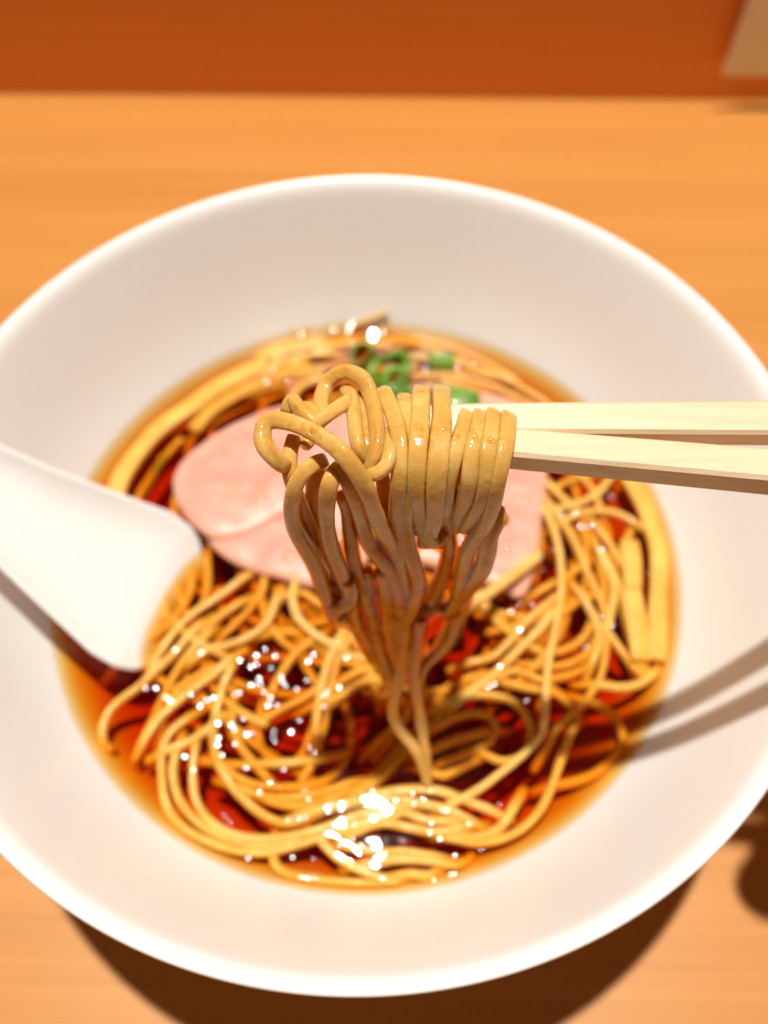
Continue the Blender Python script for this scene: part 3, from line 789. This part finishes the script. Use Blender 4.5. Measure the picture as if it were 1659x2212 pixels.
# oil beads (parts of the soup)
BE = [('A', [(205,30,2),(268,72,1.6),(420,90,1.6),(85,298,1.8),(148,300,1.6),(205,355,1.8),(232,378,1.8),(365,345,1.2),(410,408,2),(455,372,1.6),(492,360,1.8),
  (655,130,2),(752,100,2.2),(720,170,2),(755,160,1.6),(870,112,1.6),(808,70,1.4),(845,185,1.2),(905,232,1.6),(912,268,1.5),(930,290,1.4),(998,312,1.3),(720,285,1.8),(768,245,1.8),(778,280,1.4),(800,330,1.3),(840,362,1.5),(820,405,2),(878,408,1.3),(655,330,1.4),(625,348,1.1),(1062,260,1.3),(1098,102,1.8),(1065,138,2.2),(1298,122,1.6),(1252,298,2),(1180,325,1.3),(1170,350,1.2),(1160,415,1.6),(515,510,2.4),(520,600,2),(510,640,2.4),(600,522,2),(622,555,1.4),(625,640,1.4),(545,705,1.6),(690,580,2.2),(960,565,2.2),(732,578,1.1),(310,715,2.2),(372,795,1.5),(690,785,1.3),(918,795,1.3),(1075,660,1.6),(1105,692,2),(835,875,1.5),(773,932,1.7),(1067,972,1.5),(1045,922,1.2),(1453,925,1.9),(1595,980,1.6),(950,1095,1.3),(1008,1090,1.5),(1050,1085,1.3),(1255,1120,1.4),(1292,1118,1.5),(1522,1060,1.3),(1257,1248,1.5),(1330,1215,1.6),(1385,1252,1.7),(1524,1302,1.3),(705,1328,1.6),(970,1322,1.7),(1095,1328,1),(1060,1448,2.2),(1030,1440,1.6),(1110,1445,1.3),(1515,1445,1.6),(563,1070,1),(600,1110,1),(865,560,1),(858,600,1),(870,630,1),(1015,500,1.1),(675,490,1.2)]),
 ('C', [(385,297,1.9),(370,245,1.5),(620,320,1.8),(735,320,1.8),(1155,382,1.7),(780,420,2.4),(850,415,2.4),(935,597,2),(232,1078,2.2),(305,1210,1.9),(290,1028,1.2),(392,1025,1.3),(918,1125,1.5),(1015,1190,1.5),(815,1348,1.8),(1250,1435,1.5),(145,1500,1.8),(60,1660,1.6),(105,1640,1.5),(350,1765,1.4),(1205,1795,1.2),(600,1275,1),(1325,598,1.2),(1290,790,1.1),(545,610,1.1),(470,760,1.1),(1280,1200,1.1),(1275,1340,1.1),(955,180,1.2),(1000,205,1.3)]),
 ('B', [(185,865,1.7),(85,905,1.7),(250,900,1.9),(195,930,1.8),(292,855,1.3),(15,980,1.5),(390,970,2),(358,968,1.2),(300,1045,2),(288,1100,1.7),(350,1140,2.2),(570,832,1.7),(525,1050,1.4),(705,935,1),(438,1238,1.6),(592,1208,1),(18,1230,1.4),(435,1345,1.6),(405,1350,1.2),(310,1380,1.4),(242,472,1.2),(362,635,1)]),
 ('G', [(1540,285,2.4),(1448,625,1.8),(1290,630,1.8),(1340,560,1.5)]),
 ('H', [(105,215,2.2),(190,215,2.4),(390,215,2.4),(340,355,1.5),(345,530,1.3),(645,440,1.8),(840,425,1.8),(920,425,1.4),(560,445,1.2)])]
nb_ = 0
proto = {}
def bead_mesh(a, h):
    vs, fs = [], []
    rr = [0, .3, .55, .75, .9, 1.0]
    R2 = (a * a + h * h) / (2 * h)
    n = 18
    vs.append((0, 0, h))
    for f in rr[1:]:
        z = math.sqrt(max(0, R2 * R2 - (f * a) ** 2)) - (R2 - h)
        for k in range(n):
            t = 2 * math.pi * k / n
            vs.append((f * a * math.cos(t), f * a * math.sin(t), z))
    for k in range(n): fs.append((0, 1 + k, 1 + (k + 1) % n))
    for i in range(len(rr) - 2):
        for k in range(n):
            a_, b_ = 1 + i * n + k, 1 + i * n + (k + 1) % n
            fs.append((a_, a_ + n, b_ + n, b_))
    me = bpy.data.meshes.new('oil_bead')
    me.from_pydata([tuple(c * MM for c in v_) for v_ in vs], [], fs)
    me.polygons.foreach_set('use_smooth', [True] * len(me.polygons))
    me.materials.append(M['oil'])
    return me
for cr, L in BE:
    for x, y, s in L:
        X, Y = dpx(cr, x, y)
        if Y > 1350: s *= (.85 if Y < 1690 else .62)
        q = at_z(X, Y, SOUP)
        # bead steepness by image row, shaped so the lamp glints towards the camera
        steep = .17 if Y > 1350 else (.30 if Y > 950 else .46)
        if Y < 830: s *= 1.75  # far beads enlarged to stand in for glints along the soup's edge
        key = (round(s, 1), steep)
        if key not in proto:
            a = s * .85
            proto[key] = bead_mesh(a, a * steep / 2 * 1.05)
        rq = math.hypot(q[0], q[1])
        if rq > RS - 1.2:
            q[0] *= (RS - 1.2) / rq; q[1] *= (RS - 1.2) / rq
        z = soup_h(q[0], q[1]) + SOUP
        e_ = .8
        nx = -(soup_h(q[0] + e_, q[1]) - soup_h(q[0] - e_, q[1])) / (2 * e_)
        ny = -(soup_h(q[0], q[1] + e_) - soup_h(q[0], q[1] - e_)) / (2 * e_)
        ob = bpy.data.objects.new('oil_bead', proto[key])
        ob.location = (q[0] * MM, q[1] * MM, (z + (.03 if Y > 830 else .5)) * MM)
        ob.rotation_mode = 'QUATERNION'
        ob.rotation_quaternion = Vector((nx * .3, ny * .3, 1)).to_track_quat('Z', 'Y')
        S.collection.objects.link(ob)
        ob.parent = soup
        nb_ += 1
# beads standing on the pork and specks of broth on the inside wall
from mathutils.bvhtree import BVHTree
def beads_on(host, items, z, name, material=None):
    bvh = BVHTree.FromPolygons([v_.co for v_ in host.data.vertices], [tuple(p_.vertices) for p_ in host.data.polygons])
    for cr, x, y, s, steep in items:
        d = Vector(ray(*dpx(cr, x, y))).normalized()
        loc, nrm, idx, dist = bvh.ray_cast(Vector(CAM) * MM, d)
        if loc is None: continue
        if nrm.dot(d) > 0: nrm = -nrm
        key = (round(s, 1), steep)
        if key not in proto:
            proto[key] = bead_mesh(s * .85, s * .85 * steep / 2)
        ob = bpy.data.objects.new(name, proto[key])
        ob.location = loc + nrm * .00002
        ob.rotation_mode = 'QUATERNION'
        ob.rotation_quaternion = nrm.to_track_quat('Z', 'Y')
        S.collection.objects.link(ob)
        ob.parent = host
PK = [o_ for o_ in bpy.data.objects if o_.name.startswith('pork_slice')]
for o_ in PK:
    beads_on(o_, [('G',1030,1415,2.2,.5),('G',1245,1415,1.8,.5),('G',1305,1460,1.8,.5),('G',1225,1520,1.8,.5),('G',1370,1330,1.3,.4),('G',1090,1470,1.2,.4),('G',1455,1910,2.4,.5),('G',1100,1430,1.2,.4)] if o_.name != 'pork_slice' else [('C',260,300,1.4,.5),('C',180,620,1.2,.4)], 0, 'oil_bead')
# ---------------------------------------------------------------- spoon
def spoon():
    tip = np.array([-58.5, -12.5, 47.5])
    top = np.array([-104.5, 3.5, 91.0])
    ax = top - tip; Ltot = np.linalg.norm(ax); ax /= Ltot
    n0 = np.array([.66, -.24, .72])
    nrm = n0 - ax * n0.dot(ax); nrm /= np.linalg.norm(nrm)
    side = np.cross(nrm, ax)
    if side[1] < 0: side = -side
    # half widths, side height, floor offset along the length (mm from the tip)
    prof = [(-13, 12.0, 2.0, -2.4), (-11, 16.0, 2.6, -2.0), (-7, 19.0, 3.6, -1.0), (-2, 20.6, 4.6, -.2), (5, 20.6, 5.0, 0), (13, 18.6, 4.8, 0), (23, 16.2, 4.6, .3), (35, 13.2, 4.2, .8), (48, 10.8, 3.8, 1.2), (66, 9.0, 3.2, 1.8), (96, 8.4, 3.0, 3.0), (118, 9.0, 2.6, 4.2), (126, 7.8, 2.0, 5.0), (129, 5.0, 1.0, 5.6)]
    ss = [p[0] for p in prof]
    def f(s, k): return float(np.interp(s, ss, [p[k] for p in prof]))
    U = np.linspace(-13, 129, 90)
    T = np.linspace(-1, 1, 25)
    vs, fs = [], []
    nt_ = len(T)
    for s in U:
        w_, h_, fl = f(s, 1), f(s, 2), f(s, 3)
        for t in T:
            vs.append(tip + ax * s + side * (w_ * t) + nrm * (fl + h_ * abs(t) ** 3.2))
    for s in U:
        w_, h_, fl = f(s, 1) - .1, f(s, 2), f(s, 3)
        for t in T:
            vs.append(tip + ax * s + side * ((w_ + 1.2) * t) + nrm * (fl + h_ * abs(t) ** 2.6 - 2.4 + 1.6 * abs(t) ** 6))
    nu = len(U); o2 = nu * nt_
    for i in range(nu - 1):
        for k in range(nt_ - 1):
            a = i * nt_ + k
            fs.append((a, a + 1, a + nt_ + 1, a + nt_))
            fs.append((o2 + a, o2 + a + nt_, o2 + a + nt_ + 1, o2 + a + 1))
        for k in (0, nt_ - 1):
            a = i * nt_ + k
            fs.append((a, a + nt_, o2 + a + nt_, o2 + a))
    for i in (0, nu - 1):
        for k in range(nt_ - 1):
            a = i * nt_ + k
            fs.append((a, a + 1, o2 + a + 1, o2 + a))
    ob = pydata('soup_spoon', vs, fs, M['spoon'])
    bm = bmesh.new(); bm.from_mesh(ob.data)
    bmesh.ops.recalc_face_normals(bm, faces=bm.faces[:])
    bm.to_mesh(ob.data); bm.free()
    md = ob.modifiers.new('s', 'SUBSURF'); md.levels = md.render_levels = 1
    tag(ob, 'thick white porcelain soup spoon dipping into the left side of the broth', 'spoon')
    return ob
spoon()
# ---------------------------------------------------------------- chopsticks
def stick(right_px, left_px, z, lab, ztilt=0.0, roll=0.0):
    a = at_z(*right_px, z + RIM); b = at_z(*left_px, z + RIM)
    d = (a - b); d /= np.linalg.norm(d)
    tipx = b - d * 17.0
    L_ = 205.0
    vs, fs = [], []
    n = 46
    up = np.array([0, 0, 1.0]); side = np.cross(d, up); side /= np.linalg.norm(side)
    u2 = up * math.cos(roll) + side * math.sin(roll); s2 = side * math.cos(roll) - up * math.sin(roll)
    for i in range(n):
        t = i / (n - 1)
        s = L_ * t
        wd = np.interp(s, [0, 15, 80, 205], [4.6, 5.2, 6.2, 7.2])
        th = np.interp(s, [0, 15, 80, 205], [3.9, 4.4, 5.2, 6.0])
        c = tipx + d * s + up * (ztilt * s)
        jt = .06 * noise.noise(Vector((s * .12, right_px[1], 0)))
        ch = .55
        for x, y in [(-wd/2+ch, -th/2), (wd/2-ch, -th/2), (wd/2, -th/2+ch), (wd/2, th/2-ch), (wd/2-ch, th/2), (-wd/2+ch, th/2), (-wd/2, th/2-ch), (-wd/2, -th/2+ch)]:
            vs.append(c + s2 * (x + jt) + u2 * (y + jt))
    for i in range(n - 1):
        for k in range(8):
            a_, b_ = i * 8 + k, i * 8 + (k + 1) % 8
            fs.append((a_, b_, b_ + 8, a_ + 8))
    fs.append(tuple(reversed(range(8)))); fs.append(tuple((n - 1) * 8 + k for k in range(8)))
    # object frame along the stick, so the grain follows it
    ob = pydata('chopstick', vs, fs, M['stick'], smooth=False)
    bm = bmesh.new(); bm.from_mesh(ob.data)
    bmesh.ops.recalc_face_normals(bm, faces=bm.faces[:])
    bm.to_mesh(ob.data); bm.free()
    tag(ob, lab, 'chopstick', 'pair of wooden chopsticks')
    return tipx, d
st1 = stick((1659, 1022), (1113, 971), 56.0, 'lower wooden chopstick, nearer the viewer, its dark side facing forward')
st2 = stick((1659, 917), (1113, 914), 56.2, 'upper wooden chopstick, farther from the viewer, crossing above the pork', roll=.18)
# ---------------------------------------------------------------- held noodles
HG = 'noodles lifted by the chopsticks'
HN = [
 # crop, label, width, [(x, y, layer toward camera mm)]
 ('E', 'held noodle hanging farthest right, over the chopsticks', 2.7, [(1400,360,-6),(1402,400,-1),(1395,480,0),(1375,580,.5),(1350,690,.5),(1325,800,0),(1290,900,0),(1235,985,-1),(1195,1060,-2),(1175,1150,-4),(1150,1260,-6)]),
 ('E', 'held noodle curling out in the lobe at the lower right of the bunch', 3.2, [(1330,840,-4),(1345,870,-3),(1310,960,-2),(1300,1040,-2),(1275,1130,-3),(1220,1210,-5),(1160,1280,-8),(1120,1350,-12)]),
 ('E', 'held noodle second from the right over the chopsticks', 2.6, [(1325,340,-6),(1327,380,-1),(1315,460,.3),(1300,560,.6),(1290,680,.4),(1270,780,0),(1230,860,-1),(1190,940,-3)]),
 ('E', 'held noodle third from the right over the chopsticks', 2.7, [(1268,340,-6),(1262,385,-1),(1245,470,.3),(1222,580,.5),(1210,690,.3),(1190,780,-1),(1160,860,-3),(1130,930,-5)]),
 ('E', 'slim held noodle narrowing above the small gap that shows the chopstick', 2.5, [(1195,340,-6),(1190,385,-1),(1168,460,0),(1140,550,0),(1115,640,-.5),(1095,730,-1),(1085,820,-2),(1060,900,-3)]),
 ('E', 'broad flat held noodle in the middle of the row with a square bend on top', 3.1, [(1070,240,-7),(1070,285,-1),(1072,390,.7),(1062,500,1),(1050,620,1),(1040,740,.8),(1035,850,.2),(1010,940,-.5),(985,1010,-2)]),
 ('E', 'broad held noodle left of the flat one with a straight front', 3.0, [(970,240,-7),(967,285,-1),(965,390,.8),(955,500,1.2),(947,620,1),(940,740,.6),(950,840,0),(980,930,-.5),(1030,1000,-1),(1080,960,-3)]),
 ('E', 'held noodle squeezed behind the straight pair, only its top showing', 2.6, [(885,280,-6),(890,320,-2),(905,420,-1.2),(910,540,-1.2),(915,680,-1.2),(905,820,-1.5),(930,950,-2)]),
 ('E', 'long held noodle running down the centre of the bunch', 2.7, [(770,250,-5),(795,280,-.5),(830,360,.6),(855,460,1),(862,580,1),(858,700,.8),(850,820,.3),(850,930,0),(855,1050,-1),(870,1180,-2),(890,1330,-4)]),
 ('E', 'held noodle arching highest over the bunch', 3.0, [(470,380,-2),(468,290,-2.5),(500,200,-3),(560,155,-2),(620,150,-1),(680,185,0),(715,260,.6),(738,360,1),(748,460,1),(738,560,.6),(700,640,-1)]),
 ('E', 'held noodle standing upright inside the high arch', 2.7, [(590,230,-3),(618,270,-1.5),(630,350,.5),(640,440,.8),(655,530,.3),(690,590,-1.5),(740,590,-3)]),
 ('E', 'held noodle hanging just right of the upright one, inside the arch', 2.6, [(660,260,-3),(690,350,-1),(698,450,-.3),(700,540,-.6),(680,640,-2),(640,720,-4)]),
 ('E', 'short held noodle crossing diagonally under the high arch', 2.6, [(420,440,0),(455,400,1.5),(510,355,2.2),(570,315,1.2),(620,290,-1)]),
 ('E', 'held noodle sweeping in a long curve across the front of the bunch', 3.1, [(285,620,0),(240,585,1.5),(185,520,2.5),(172,450,3),(195,395,3.5),(260,388,4),(350,412,4.5),(450,462,5),(545,530,5),(625,620,5),(690,730,4.5),(735,850,3.5),(770,940,2),(820,1010,0),(850,1100,-2)]),
 ('E', 'stubby held noodle end sticking up at the top left', 2.7, [(292,350,-2),(322,290,0),(360,335,1),(410,385,1),(470,440,0)]),
 ('E', 'held noodle bend filling the notch behind the stubby end', 2.6, [(370,330,-3),(405,325,-2),(440,370,-1.5),(430,450,-2),(380,520,-2)]),
 ('E', 'held noodle bowed outward down the left edge of the bunch', 3.1, [(480,590,-1),(410,620,1),(355,680,1.5),(325,760,1.5),(315,850,1.2),(335,940,1),(385,1030,.6),(435,1120,.2),(475,1220,-.4),(520,1320,-1),(570,1380,-2)]),
 ('E', 'pale held noodle hanging inside the left edge, lit on its upper bend', 3.1, [(560,620,-1),(520,680,2),(498,760,2.4),(492,860,2.2),(502,960,2),(525,1050,1.6),(565,1150,1),(600,1250,.4),(620,1350,-.5),(640,1430,-2)]),
 ('E', 'dark held noodle in the shade behind the left curls', 2.8, [(330,470,-1),(310,560,-1),(310,660,-1),(350,780,-2.5),(400,900,-3),(430,1020,-3),(470,1140,-3),(520,1250,-3)]),
 ('E', 'held noodle slipping under the row from the arch', 2.6, [(700,665,1),(750,655,2),(795,615,2),(815,540,1),(815,440,-.5)]),
 ('E', 'shaded held noodle twisting down behind the sweeping one', 2.8, [(560,600,1.5),(600,700,2),(640,800,1.5),(670,900,1),(700,1000,.5),(760,1080,0),(820,1160,-1),(850,1260,-2),(860,1380,-4)]),
 ('E', 'shaded held noodle left of centre below the sweeping one', 2.8, [(570,760,-2),(600,860,-2),(610,960,-2),(620,1060,-2),(650,1180,-2.5),(690,1300,-4),(740,1420,-6)]),
 ('E', 'shaded held noodle hanging right of the centre one', 2.9, [(900,700,.5),(895,800,.6),(890,900,.5),(900,1000,.3),(925,1100,0),(950,1200,-1),(930,1300,-2),(890,1400,-4)]),
 ('E', 'deep shaded held noodle right of centre, bending to the merge', 2.8, [(1120,700,-3),(1110,800,-3.5),(1100,900,-4),(1110,1010,-6),(1090,1130,-9),(1030,1260,-12),(960,1370,-12),(900,1450,-9)]),
 ('E', 'held noodle bend at the knot low on the left', 3.0, [(600,1190,1.5),(615,1260,1.5),(590,1310,2),(540,1340,1.5),(530,1370,.5),(580,1390,-1),(660,1400,-3)]),
 ('E', 'dark held noodle seen through the opening at the left of the bunch', 3.0, [(470,600,-4),(430,720,-5),(425,850,-5),(445,980,-5),(480,1100,-5),(530,1220,-5),(600,1330,-6)]),
 ('E', 'dark held noodle seen through the slot beside the centre strand', 3.0, [(760,560,-5),(775,680,-5),(785,800,-5),(800,920,-5),(820,1040,-5),(840,1180,-6)]),
 ('E', 'dark held noodle behind the gap under the slim one', 3.0, [(1165,540,-6),(1150,650,-6),(1135,760,-6),(1110,860,-6),(1090,950,-7),(1050,1010,-8)]),
 ('E', 'loose end of held noodle jutting out at the right edge of the bunch', 2.6, [(1290,850,-4),(1325,862,-3.5),(1355,880,-3.5),(1378,893,-4)]),
 ('J', 'long thread of noodle falling from the bunch to the soup, the left of two', 2.8, [(890,240,-5),(880,360,-5),(870,470,-4),(862,560,-3),(845,640,-2),(825,720,-1),(828,800,0),(865,870,0),(915,930,0),(955,1000,0),(985,1080,0),(995,1150,0)]),
 ('J', 'long thread of noodle falling from the bunch to the soup, the right of two', 2.8, [(960,300,-8),(945,400,-7),(935,500,-5),(930,590,-4),(940,680,-3),(958,780,-2),(972,880,-1),(985,980,-1),(992,1080,-1),(998,1180,-1)]),
 ('J', 'held noodle falling from the right lobe into the merge', 2.8, [(1190,190,-12),(1150,290,-12),(1115,390,-11),(1060,460,-10),(1000,510,-8),(960,570,-6),(945,650,-5)]),
 ('J', 'orange held noodle hanging at the inner left of the merge', 2.9, [(690,60,-4),(700,180,-5),(720,300,-7),(750,420,-8),(790,520,-8),(830,600,-6)]),
 ('J', 'orange held noodle hanging in the middle of the merge', 2.9, [(770,60,-1),(790,180,-2),(800,300,-4),(820,420,-5),(850,520,-4),(870,600,-3)]),
 ('J', 'orange held noodle at the far left of the merge', 2.8, [(600,180,-2),(640,290,-4),(680,400,-7),(730,500,-9),(790,580,-9),(800,680,-12)]),
 ('J', 'dim held noodle hidden in the back of the merge', 2.8, [(860,60,-3),(850,180,-4),(850,300,-5),(860,400,-5),(900,480,-5),(930,560,-5)]),
 ('J', 'dim held noodle bridging the merge below the small gap', 2.8, [(1110,260,-13),(1060,250,-12),(1000,250,-11),(940,300,-9),(900,380,-7),(880,470,-5)]),
]
HPATHS = []
for i, (cr, lab, wd, pts) in enumerate(HN):
    P = [hang(*dpx(cr, x, y), off) if off > -9 or True else None for x, y, off in pts]
    path = catmull(P, .7)
    HPATHS.append(path)
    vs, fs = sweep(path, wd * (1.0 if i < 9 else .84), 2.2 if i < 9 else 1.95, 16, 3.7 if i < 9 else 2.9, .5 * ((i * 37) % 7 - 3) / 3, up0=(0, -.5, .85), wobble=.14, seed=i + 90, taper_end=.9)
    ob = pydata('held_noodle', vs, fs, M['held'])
    tag(ob, lab, 'noodle', HG)
WB = [(380,420,.9),(432,430,1.0),(402,468,.7),(418,485,.6),(372,480,.5),(520,395,.8),(500,415,.6),(480,405,.5),(630,290,.8),(632,312,.7),(640,340,.5),(780,350,.6),(812,428,.7),(955,420,1.0),(968,470,.6),(1010,428,.6),(1040,430,.7),(1052,455,.6),(1078,436,.7),(1100,432,.5),(1075,330,.5),(1128,462,.7),(1140,480,.7),(1160,470,.5),(1222,440,.6),(1238,468,.8),(1248,490,.6),(1320,490,.8),(1330,500,.6),(1370,480,.5),(198,470,.7),(205,500,.7),(215,530,.6),(232,560,.6),(250,585,.6),(1215,797,.7),(340,985,.6),(352,1000,.5),(800,988,.6),(640,1035,.6),(600,1310,.8),(612,1325,.6),(595,1340,.6),(560,1200,.5),(1010,1018,.6),(745,1050,.5),(735,1065,.5),(625,1065,.6),(430,960,.5)]  # spots for beads added to make sparkles on the held noodles
wr = random.Random(5)
for _ in range(60):
    WB.append((wr.uniform(300, 1390), wr.gauss(440, 70), wr.uniform(.3, .5)))
from mathutils.bvhtree import BVHTree
HB = [(o_, BVHTree.FromPolygons([v_.co for v_ in o_.data.vertices], [tuple(p_.vertices) for p_ in o_.data.polygons])) for o_ in list(bpy.data.objects) if o_.name.startswith('held_noodle')]
for x, y, s_ in WB:
    d = Vector(ray(*dpx('E', x, y))).normalized()
    best = None
    for o_, b_ in HB:
        h_ = b_.ray_cast(Vector(CAM) * MM, d)
        if h_[0] is not None and (best is None or h_[3] < best[0]): best = (h_[3], h_[0], h_[1], o_)
    if not best: continue
    nrm = best[2] if best[2].dot(d) < 0 else -best[2]
    key = ('w', round(s_, 1))
    if key not in proto: proto[key] = bead_mesh(s_ * .8, s_ * .42)
    ob = bpy.data.objects.new('sparkle_bead', proto[key])
    ob.location = best[1] - nrm * .00003
    ob.rotation_mode = 'QUATERNION'
    ob.rotation_quaternion = nrm.to_track_quat('Z', 'Y')
    S.collection.objects.link(ob)
    ob.parent = best[3]
# strand stretched from the bunch to the right side tangle
P = [hang(*dpx('J', 1080, 420), -12), hang(*dpx('J', 1130, 330), -16)]
for (x, y), z in zip([(1190,245),(1290,185),(1400,105),(1500,30),(1560,-20)], [24, 13, 6, 3, .5]):
    P.append(at_z(*dpx('J', x, y), SOUP + z))
vs, fs = sweep(catmull(P, 1), 2.9, 2.6, 10, 3.2, 1.2, wobble=.12, seed=55)
ob = pydata('held_noodle', vs, fs, M['noodle'])
tag(ob, 'pale noodle stretched from the bunch to the soup right of the pork', 'noodle', HG)

M['film'] = broth_surface('broth_shade_film', 1.33, 0.07, (80, 350, 1100))  # clinging broth, absorbing extra strongly to put shade into the lower noodles
bm = bmesh.new()
def fcaps(a, b, ra, rb):
    a, b = Vector(a), Vector(b)
    d = b - a
    L_ = d.length
    if L_ < 1e-6: return
    q = d.normalized().to_track_quat('Z', 'Y')
    rows = []
    for z, r in ((-ra * .7, ra * .6), (0, ra), (L_, rb), (L_ + rb * .7, rb * .6)):
        rows.append([bm.verts.new((a + q @ Vector((r * math.cos(k * math.pi / 4), r * math.sin(k * math.pi / 4), z))) * MM) for k in range(8)])
    bm.faces.new(list(reversed(rows[0]))); bm.faces.new(rows[-1])
    for u, v_ in zip(rows, rows[1:]):
        for k in range(8):
            bm.faces.new((u[k], u[(k + 1) % 8], v_[(k + 1) % 8], v_[k]))
def frad(z):
    return float(np.interp(z - RIM, [-30, -16, 2, 24, 44, 55], [.9, 1.45, 2.0, 1.85, 1.5, .9]))
for path in HPATHS:
    pp = path[::2]
    for a, b in zip(pp, pp[1:]):
        ra, rb = frad(a[2]), frad(b[2])
        if max(ra, rb) > 1.0 and a[2] > SOUP + 8:
            fcaps(a, b, ra, rb)
me = bpy.data.meshes.new('broth_shade_film'); bm.to_mesh(me); bm.free()
film = link('broth_shade_film', me, M['film'])
rm = film.modifiers.new('r', 'REMESH'); rm.mode = 'VOXEL'; rm.voxel_size = 0.00045; rm.use_smooth_shade = True
sm = film.modifiers.new('s', 'SMOOTH'); sm.iterations = 4; sm.factor = .5
tag(film, 'brown film of broth round the lower part of the lifted noodles, also darkening them as shade', 'broth film')
# ---------------------------------------------------------------- the hand on the chopsticks, right of the picture
def capsule(bm, a, b, ra, rb):
    a, b = Vector(a), Vector(b)
    d = b - a; L_ = d.length; d.normalize()
    q = d.to_track_quat('Z', 'Y')
    n = 14
    rings = []
    for k in range(-3, 1):
        t = k / 3 * math.pi / 2
        rings.append((ra * math.sin(t), ra * max(math.cos(t), .03)))
    for k in range(0, 4):
        t = k / 3 * math.pi / 2
        rings.append((L_ + rb * math.sin(t), rb * max(math.cos(t), .03)))
    prev = None
    first = None
    for z, r in rings:
        cur = [bm.verts.new((a + q @ Vector((r * math.cos(2 * math.pi * i / n), r * math.sin(2 * math.pi * i / n), z))) * MM) for i in range(n)]
        if prev:
            for i in range(n):
                bm.faces.new((prev[i], prev[(i + 1) % n], cur[(i + 1) % n], cur[i]))
        else:
            bm.faces.new(list(reversed(cur)))
        prev = cur
    bm.faces.new(prev)
def chain(bm, pts):
    for (a, ra), (b, rb) in zip(pts, pts[1:]):
        capsule(bm, a, b, ra, rb)
ZC = 56 + RIM
bm = bmesh.new()
# chopsticks pass about y -34 and -22, z ZC at x 130
W = (262, -92, ZC + 22)
FING = dict(
  thumb=[((222, -78, ZC + 20), 13), ((186, -58, ZC + 22), 10.5), ((158, -44, ZC + 18), 9), ((136, -34, ZC + 12.5), 7.2)],
  index=[((178, -36, ZC + 44), 10), ((140, -14, ZC + 44), 8.6), ((118, -8, ZC + 26), 7.6), ((112, -16, ZC + 11.5), 6.6)],
  middle=[((172, -54, ZC + 40), 10), ((128, -42, ZC + 26), 8.8), ((106, -42, ZC - 3), 7.6), ((116, -35, ZC - 15), 6.8)],
  ring=[((176, -72, ZC + 32), 9.6), ((138, -72, ZC + 14), 8.4), ((116, -70, ZC - 12), 7.4), ((128, -60, ZC - 26), 6.6)],
  little=[((186, -88, ZC + 22), 8.6), ((154, -92, ZC + 4), 7.4), ((136, -90, ZC - 14), 6.4), ((146, -80, ZC - 26), 5.8)])
for k_ in list(FING):
    dx_ = dict(thumb=-8, index=-12, middle=-12, ring=-18, little=-20)[k_]
    FING[k_] = [((p[0] + dx_, p[1] + 14, p[2]), r_) for p, r_ in FING[k_]]
for k_, ch_ in FING.items():
    chain(bm, ch_)
for k_, r_ in (('index', 12), ('middle', 12.5), ('ring', 12), ('little', 11)):
    chain(bm, [(FING[k_][0][0], FING[k_][0][1]), ((214, FING[k_][0][0][1] * .7 - 22, ZC + 30 - (6 if k_ == 'little' else 0)), r_), (W, 20)])
chain(bm, [(W, 21), ((300, -118, ZC + 18), 24), ((345, -150, ZC + 14), 28)])
me = bpy.data.meshes.new('hand_skin')
bm.to_mesh(me); bm.free()
hand = link('hand', me, M['skin'])
rm = hand.modifiers.new('r', 'REMESH'); rm.mode = 'VOXEL'; rm.voxel_size = 0.0016; rm.use_smooth_shade = True
sm = hand.modifiers.new('s', 'SMOOTH'); sm.iterations = 5; sm.factor = .5
tag(hand, 'bare hand holding the pair of chopsticks, coming out of a dark sleeve', 'hand')
def nail(tipc, prevc, r, up):
    d = (Vector(tipc) - Vector(prevc)).normalized()
    u = Vector(up); u = (u - d * u.dot(d)).normalized(); s_ = d.cross(u)
    vs, fs = [], []
    nx, ny = 9, 7
    for lay in (0, -.5):
        for j in range(ny):
            for i in range(nx):
                t = -1.0 + 2 * i / (nx - 1); q = j / (ny - 1)
                wv = .72 * (1 - .35 * max(0, abs(q - .5) * 2 - .6))
                a_ = t * wv
                vs.append(Vector(tipc) + s_ * (r * .97 * math.sin(a_)) + u * (r * .97 * math.cos(a_) + .35 + lay) + d * ((q - .45) * r * 1.5))
    o2 = nx * ny
    for j in range(ny - 1):
        for i in range(nx - 1):
            a_ = j * nx + i
            fs.append((a_, a_ + 1, a_ + nx + 1, a_ + nx)); fs.append((o2 + a_, o2 + a_ + nx, o2 + a_ + nx + 1, o2 + a_ + 1))
    loop = [i for i in range(nx)] + [j * nx + nx - 1 for j in range(1, ny)] + [(ny - 1) * nx + i for i in range(nx - 2, -1, -1)] + [j * nx for j in range(ny - 2, 0, -1)]
    for a_, b_ in zip(loop, loop[1:] + loop[:1]):
        fs.append((b_, a_, o2 + a_, o2 + b_))
    return pydata('fingernail', vs, fs, M['nail'], hand)
nail(FING['thumb'][-1][0], FING['thumb'][-2][0], 7.2, (0, -.4, 1))
nail(FING['index'][-1][0], FING['index'][-2][0], 6.6, (-1, .2, .2))
nail(FING['middle'][-1][0], FING['middle'][-2][0], 6.8, (-1, 0, -.8))
nail(FING['ring'][-1][0], FING['ring'][-2][0], 6.6, (-1, 0, -.8))
nail(FING['little'][-1][0], FING['little'][-2][0], 5.8, (-1, 0, -.8))
P = [Vector((288, -110, ZC + 19)), Vector((330, -140, ZC + 15)), Vector((400, -195, ZC + 8)), Vector((470, -250, ZC - 2))]
vs, fs = sweep(catmull([np.array(p) for p in P], 4), 64, 60, 28, 2.1, wobble=.35, seed=4, taper_end=.97)
ob = pydata('sleeve', vs, fs, M['sleeve'], None)
tag(ob, 'dark cloth sleeve round the wrist of the chopstick hand', 'sleeve')
